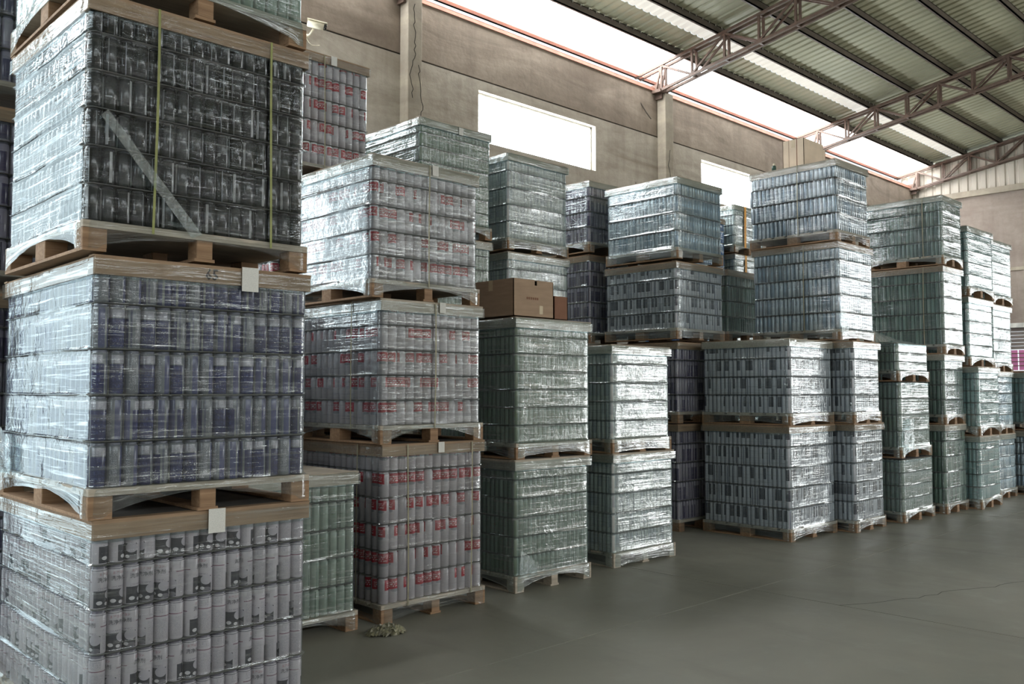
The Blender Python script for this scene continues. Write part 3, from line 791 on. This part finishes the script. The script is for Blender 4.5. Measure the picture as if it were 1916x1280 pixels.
# --- far back white pallets with orange strap, blue ones beside
for k, (a, b) in enumerate(((0, .98), (.98, 1.95), (1.96, 2.92), (2.94, 3.86), (3.88, 4.68))):
    U(12.82, 8.0, a, b, .9, 1.0, 4, 'pale', 'film_heavy', ('lowest pallet of the far white stack by the second window, hidden', 'second pallet of the far white stack by the second window, hidden',
      'third pallet of the far white stack by the second window, hidden', 'white wrapped pallet with orange strap, lower of the two visible by the second window', 'white wrapped pallet with orange strap under the glare of the second window')[k],
      dia=.06, seed=80 + k, indiv=False, cover=k == 4, straps=(('f', .33),) if k > 2 else (), strap_mat='strap_orange', framemat='wood3', detail=False)
for k, (a, b) in enumerate(((0, 1.1), (1.1, 2.2), (2.2, 3.3), (3.3, 4.42))):
    U(11.82, 8.1, a, b, .88, 1.0, 5, 'bright_blue', 'film_light', ('lowest pallet of the bright blue can stack at the back, hidden', 'second pallet of the bright blue can stack at the back, hidden',
      'bright blue cans on the pallet below the topmost blue one', 'topmost pallet of bright blue cans, a sliver left of the far white pallets')[k], dia=.07, seed=90 + k, indiv=False, cover=k == 3, detail=False)
# --- tall dark green stack right of the silver one
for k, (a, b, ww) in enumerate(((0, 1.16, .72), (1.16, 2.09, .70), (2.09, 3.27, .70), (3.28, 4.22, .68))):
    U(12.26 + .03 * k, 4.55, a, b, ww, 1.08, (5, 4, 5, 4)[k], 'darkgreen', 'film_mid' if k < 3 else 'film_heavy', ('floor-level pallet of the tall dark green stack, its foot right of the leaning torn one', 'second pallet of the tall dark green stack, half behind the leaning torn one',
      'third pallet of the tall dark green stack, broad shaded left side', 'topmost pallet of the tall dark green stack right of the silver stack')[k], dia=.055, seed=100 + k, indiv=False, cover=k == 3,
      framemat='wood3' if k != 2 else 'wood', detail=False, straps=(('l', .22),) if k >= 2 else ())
# --- leaning torn stack
U(11.05, 4.60, 0, .77, .95, 1.0, 4, 'green', 'film_heavy', 'squat floor-level pallet of the leaning torn stack, crinkled shiny film', dia=.055, seed=110, indiv=False, detail=False, frame=False)
U(11.06, 4.62, .78, 1.72, .90, 1.0, 4, 'green', 'film_heavy', 'middle pallet of the leaning torn stack with a bunched film knot at its lower corner', dia=.055, seed=111, indiv=False, detail=False, frame=False)
top12 = U(11.06, 4.64, 1.72, 2.20, .90, 1.0, 3, 'green', 'film_heavy', 'half-height top of the leaning torn stack with a loose film sheet', dia=.055, seed=112, indiv=False, detail=False, frame=False, cover=True)
# --- bright teal stack
for k, (a, b, x, y, ww) in enumerate(((0, .99, 13.08, 4.40, .82), (.99, 1.94, 13.08, 4.40, .82), (1.95, 2.92, 13.22, 4.55, .96), (2.93, 3.92, 13.24, 4.55, .96))):
    U(x, y, a, b, ww, 1.0, 5, 'teal', 'film_heavy', ('floor-level pallet of the pale teal stack near the far end', 'second pallet of the pale teal stack near the far end',
      'third pallet of the pale teal stack, white with glare', 'topmost pallet of the pale teal stack, blown out white')[k], dia=.055, seed=120 + k, indiv=False, cover=k == 3, detail=False, framemat='wood3')
for k, (a, b, x, y, ww) in enumerate(((0, .96, 14.5, 4.62, .72), (.96, 1.9, 14.5, 4.62, .7), (1.9, 2.93, 14.72, 4.72, .86), (2.94, 3.93, 14.74, 4.72, .86))):
    U(x, y, a, b, ww, 1.0, 5, 'teal' if k > 1 else 'silver', 'film_heavy', ('floor-level pallet of the last four-high stack, thin sliver near the right edge', 'second pallet of the last four-high stack near the right edge',
      'third pallet of the last four-high stack beside the gable wall', 'topmost pallet of the last four-high stack against the gable wall')[k], dia=.055, seed=130 + k, indiv=False, cover=k == 3, detail=False, framemat='wood3')
U(15.45, 4.45, 0, .98, 1.0, 1.0, 5, 'silver', 'film_mid', 'lower pallet of the two-high stack at the right picture edge', dia=.055, seed=140, indiv=False, detail=False, framemat='wood3')
U(15.45, 4.45, .99, 1.89, 1.0, 1.0, 5, 'teal', 'film_heavy', 'upper pallet of the two-high stack at the right picture edge', dia=.055, seed=141, indiv=False, detail=False, framemat='wood3', cover=True)


# ------------------------------------------------------------------ LOOSE FILM
def sheet(parent, name, corners, mat, n=14, amp=.03, seed=3):
    a, b, c_, d = [Vector(p) for p in corners]; mb = MB(); mb.uv = []
    for j in range(n + 1):
        for i in range(n + 1):
            u, v = i / n, j / n; p = a.lerp(b, u).lerp(d.lerp(c_, u), v)
            k = noise.noise(p * 6 + Vector((seed, 0, 0))) * amp + noise.noise(p * 19 + Vector((seed, 2, 0))) * amp * .4
            mb.v.append(tuple(p + Vector((-k, -k, k * .7))))
    for j in range(n):
        for i in range(n):
            q = j * (n + 1) + i; mb.f.append((q, q + 1, q + n + 2, q + n + 1))
            mb.uv.append([(i / n, j / n), ((i + 1) / n, j / n), ((i + 1) / n, (j + 1) / n), (i / n, (j + 1) / n)])
    return mb.build(name, mat, parent, True)


sheet(top12, 'loose_film', ((.04, .0, .46), (.6, -.01, .49), (.6, .8, .56), (.05, .9, .98)), M['film_heavy'], amp=.03)


W_ = {o['label']: o for o in S.objects if 'label' in o.keys() and o.name.startswith('wrapped')}
def L(s): return next(o for k, o in W_.items() if s in k)
g = L('torn film knotted at its foot'); sheet(g, 'film_knot', ((.09, -.05, .12), (.19, -.055, .13), (.2, -.05, .23), (.12, -.05, .2)), M['film_heavy'], 12, .025, 2)
sheet(g, 'film_tail', ((.0, -.045, .12), (.14, -.06, .16), (.16, -.06, .24), (.02, -.045, .34)), M['film_heavy'], 8, .01, 5)
g = L('bunched film knot'); sheet(g, 'film_knot', ((-.03, -.035, .03), (.3, -.035, .1), (.34, -.035, .5), (.06, -.035, .42)), M['film_heavy'], 12, .03, 4)
g = L('film corner hanging loose'); sheet(g, 'film_tail', ((-.05, -.06, .05), (.12, -.06, .12), (.03, -.04, .42), (-.05, -.04, .36)), M['film_heavy'], 8, .01, 6)
g = L('stencilled 65'); sheet(g, 'film_knot', ((-.035, 1.36, .12), (-.035, 1.08, .14), (-.04, 1.12, .3), (-.035, 1.3, .36)), M['film_heavy'], 12, .03, 8)
g = L('two yellow-green straps'); sheet(g, 'film_tail', ((.04, -.034, .58), (.07, -.034, .61), (.5, -.034, .12), (.45, -.034, .1)), M['film_heavy'], 10, .004, 9)


# ------------------------------------------------------------------ CARTONS
def carton(loc, sx, sy, sz, mat, label, rot=0, tape=True, notch=False):
    root = link('cardboard_box', None, loc=loc, rotz=rot, label=label, category='box')
    th = .006; m = MB()
    m.box(0, 0, 0, sx, sy, th).box(0, 0, 0, th, sy, sz).box(sx - th, 0, 0, sx, sy, sz).box(0, sy - th, 0, sx, sy, sz)
    if notch: m.box(0, 0, 0, sx * .52, th, sz).box(sx * .58, 0, 0, sx, th, sz).box(sx * .52, 0, 0, sx * .58, th, sz - .045)
    else: m.box(0, 0, 0, sx, th, sz)
    m.build('box_body', mat, root)
    for (a, b) in ((0.0, .497), (.503, 1.0)):
        MB().box(th, sy * a + (0 if a else th), sz - th, sx - th, sy * b - (0 if a == 0 else th), sz - .001).build('flap', mat, root)
    if tape:
        MB().box(-.0008, sy * .5 - .025, sz * .72, 0, sy * .5 + .025, sz).box(0, sy * .5 - .025, sz, sx, sy * .5 + .025, sz + .0008).build('tape', M['tape'], root)
    return root


def face_text(root, s, size, x, z, mat='ink'):
    v, f = text_geo(s, size); mm = MB(); mm.v = [(a, 0, b) for a, b, _ in v]; mm.f = f
    o = mm.build('print', M[mat], root); o.location = (x, -.0012, z); return o


b1 = carton((5.05, 5.21, 2.211), .47, .55, .31, M['cardboard'], 'large plain cardboard box with a notch in its top edge on the green stack', notch=True)
MB().box(.3, -.0012, .03, .34, 0, .1).build('tape', M['tape'], b1)
for k in range(6): MB().box(.15 + k * .024, -.001, .145, .167 + k * .024, 0, .165).build('print', M['cardboard_dark'], b1)
carton((5.56, 5.24, 2.211), .17, .22, .2, M['cardboard_dark'], 'small dark brown cardboard box right of the large box on the green stack')
carton((5.03, 5.80, 2.211), .3, .36, .13, M['cardboard_dark'], 'low brown cardboard box behind and left of the large one on the green stack')
b = carton((10.2, 5.37, 4.374), .5, .285, .36, M['cardboard_pale'], 'tall pale carton with vertical seams on top of the silver stack')
MB().box(-.0008, .09, 0, 0, .1, .36).box(-.0008, .2, 0, 0, .204, .36).build('seam', M['cardboard_dark'], b)
carton((10.71, 5.42, 4.374), .15, .24, .33, M['cardboard_pale'], 'narrow pale carton right of the tall one on the silver stack', tape=False)
bt = link('plastic_bottle', None, loc=(10.13, 5.74, 4.372), label='small dark green bottle left of the pale cartons on the silver stack', category='bottle')
MB().tube([(0, 0, 0), (0, 0, .05), (0, 0, .06)], [.028, .028, .018], 12).build('bottle_body', M['green_plastic'], bt, True)
MB().tube([(0, 0, .06), (0, 0, .085)], .014, 10).build('cap', M['cam_white'], bt, True)

# ------------------------------------------------------------------ SECURITY CAMERA
cc = link('security_camera', None, loc=(6.26, 10.5, 6.42), label='white bullet security camera on a wall bracket at upper left', category='camera')
MB().tube([(0, -.001, -.05), (0, -.04, -.05)], .05, 12).build('wall_plate', M['cam_white'], cc, True)
MB().tube([(0, -.04, -.05), (.02, -.12, -.03), (.05, -.2, .06)], .022, 8).build('arm', M['cam_white'], cc, True)
a, b_ = Vector((-.06, -.16, .16)), Vector((.2, -.33, .1))
MB().tube([a, a + (b_ - a) * .04, b_], [.05, .066, .066], 14).build('housing', M['cam_white'], cc, True)
hood = MB(); hood.bar(a + Vector((0, 0, .07)), b_ + Vector((.05, -.035, .058)), .15, .012); hood.build('sun_shield', M['cam_white'], cc)
MB().tube([b_, b_ + (b_ - a).normalized() * .05], .056, 14).build('lens', M['cam_dark'], cc, True)
MB().tube([(0, -.03, -.08), (.02, -.08, -.17), (.1, -.06, -.2), (.22, -.02, -.17), (.3, -.015, -.14)], .006, 6).build('cable', M['cam_white'], cc, True)

cc.scale = (.7, .7, .7)

# ------------------------------------------------------------------ SCRAP ON THE FLOOR
mb = MB(); n0 = 22
for j in range(n0 + 1):
    for i in range(n0 + 1):
        u, v = i / n0 * 2 - 1, j / n0 * 2 - 1; e = max(0, 1 - u * u - v * v)
        h = .075 * e ** .6 * (.6 + .8 * abs(noise.noise(Vector((u * 4, v * 4, 1))))) + .02 * e * noise.noise(Vector((u * 13, v * 13, 4)))
        mb.v.append((u * .17 + .02 * noise.noise(Vector((u * 5, v * 5, 8))), v * .12 + .02 * noise.noise(Vector((u * 5, v * 5, 3))), max(.001, h)))
for j in range(n0):
    for i in range(n0):
        if (i / n0 * 2 - 1) ** 2 + (j / n0 * 2 - 1) ** 2 < 1.05:
            q = j * (n0 + 1) + i; mb.f.append((q, q + 1, q + n0 + 2, q + n0 + 1))
o = mb.build('crumpled_wrap', M['scrap'], None, False, label='small crumpled heap of dirty wrap on the floor between green and red pallets', category='litter')
o.location = (3.60, 4.93, .001); o.scale = (.85, .85, .85)
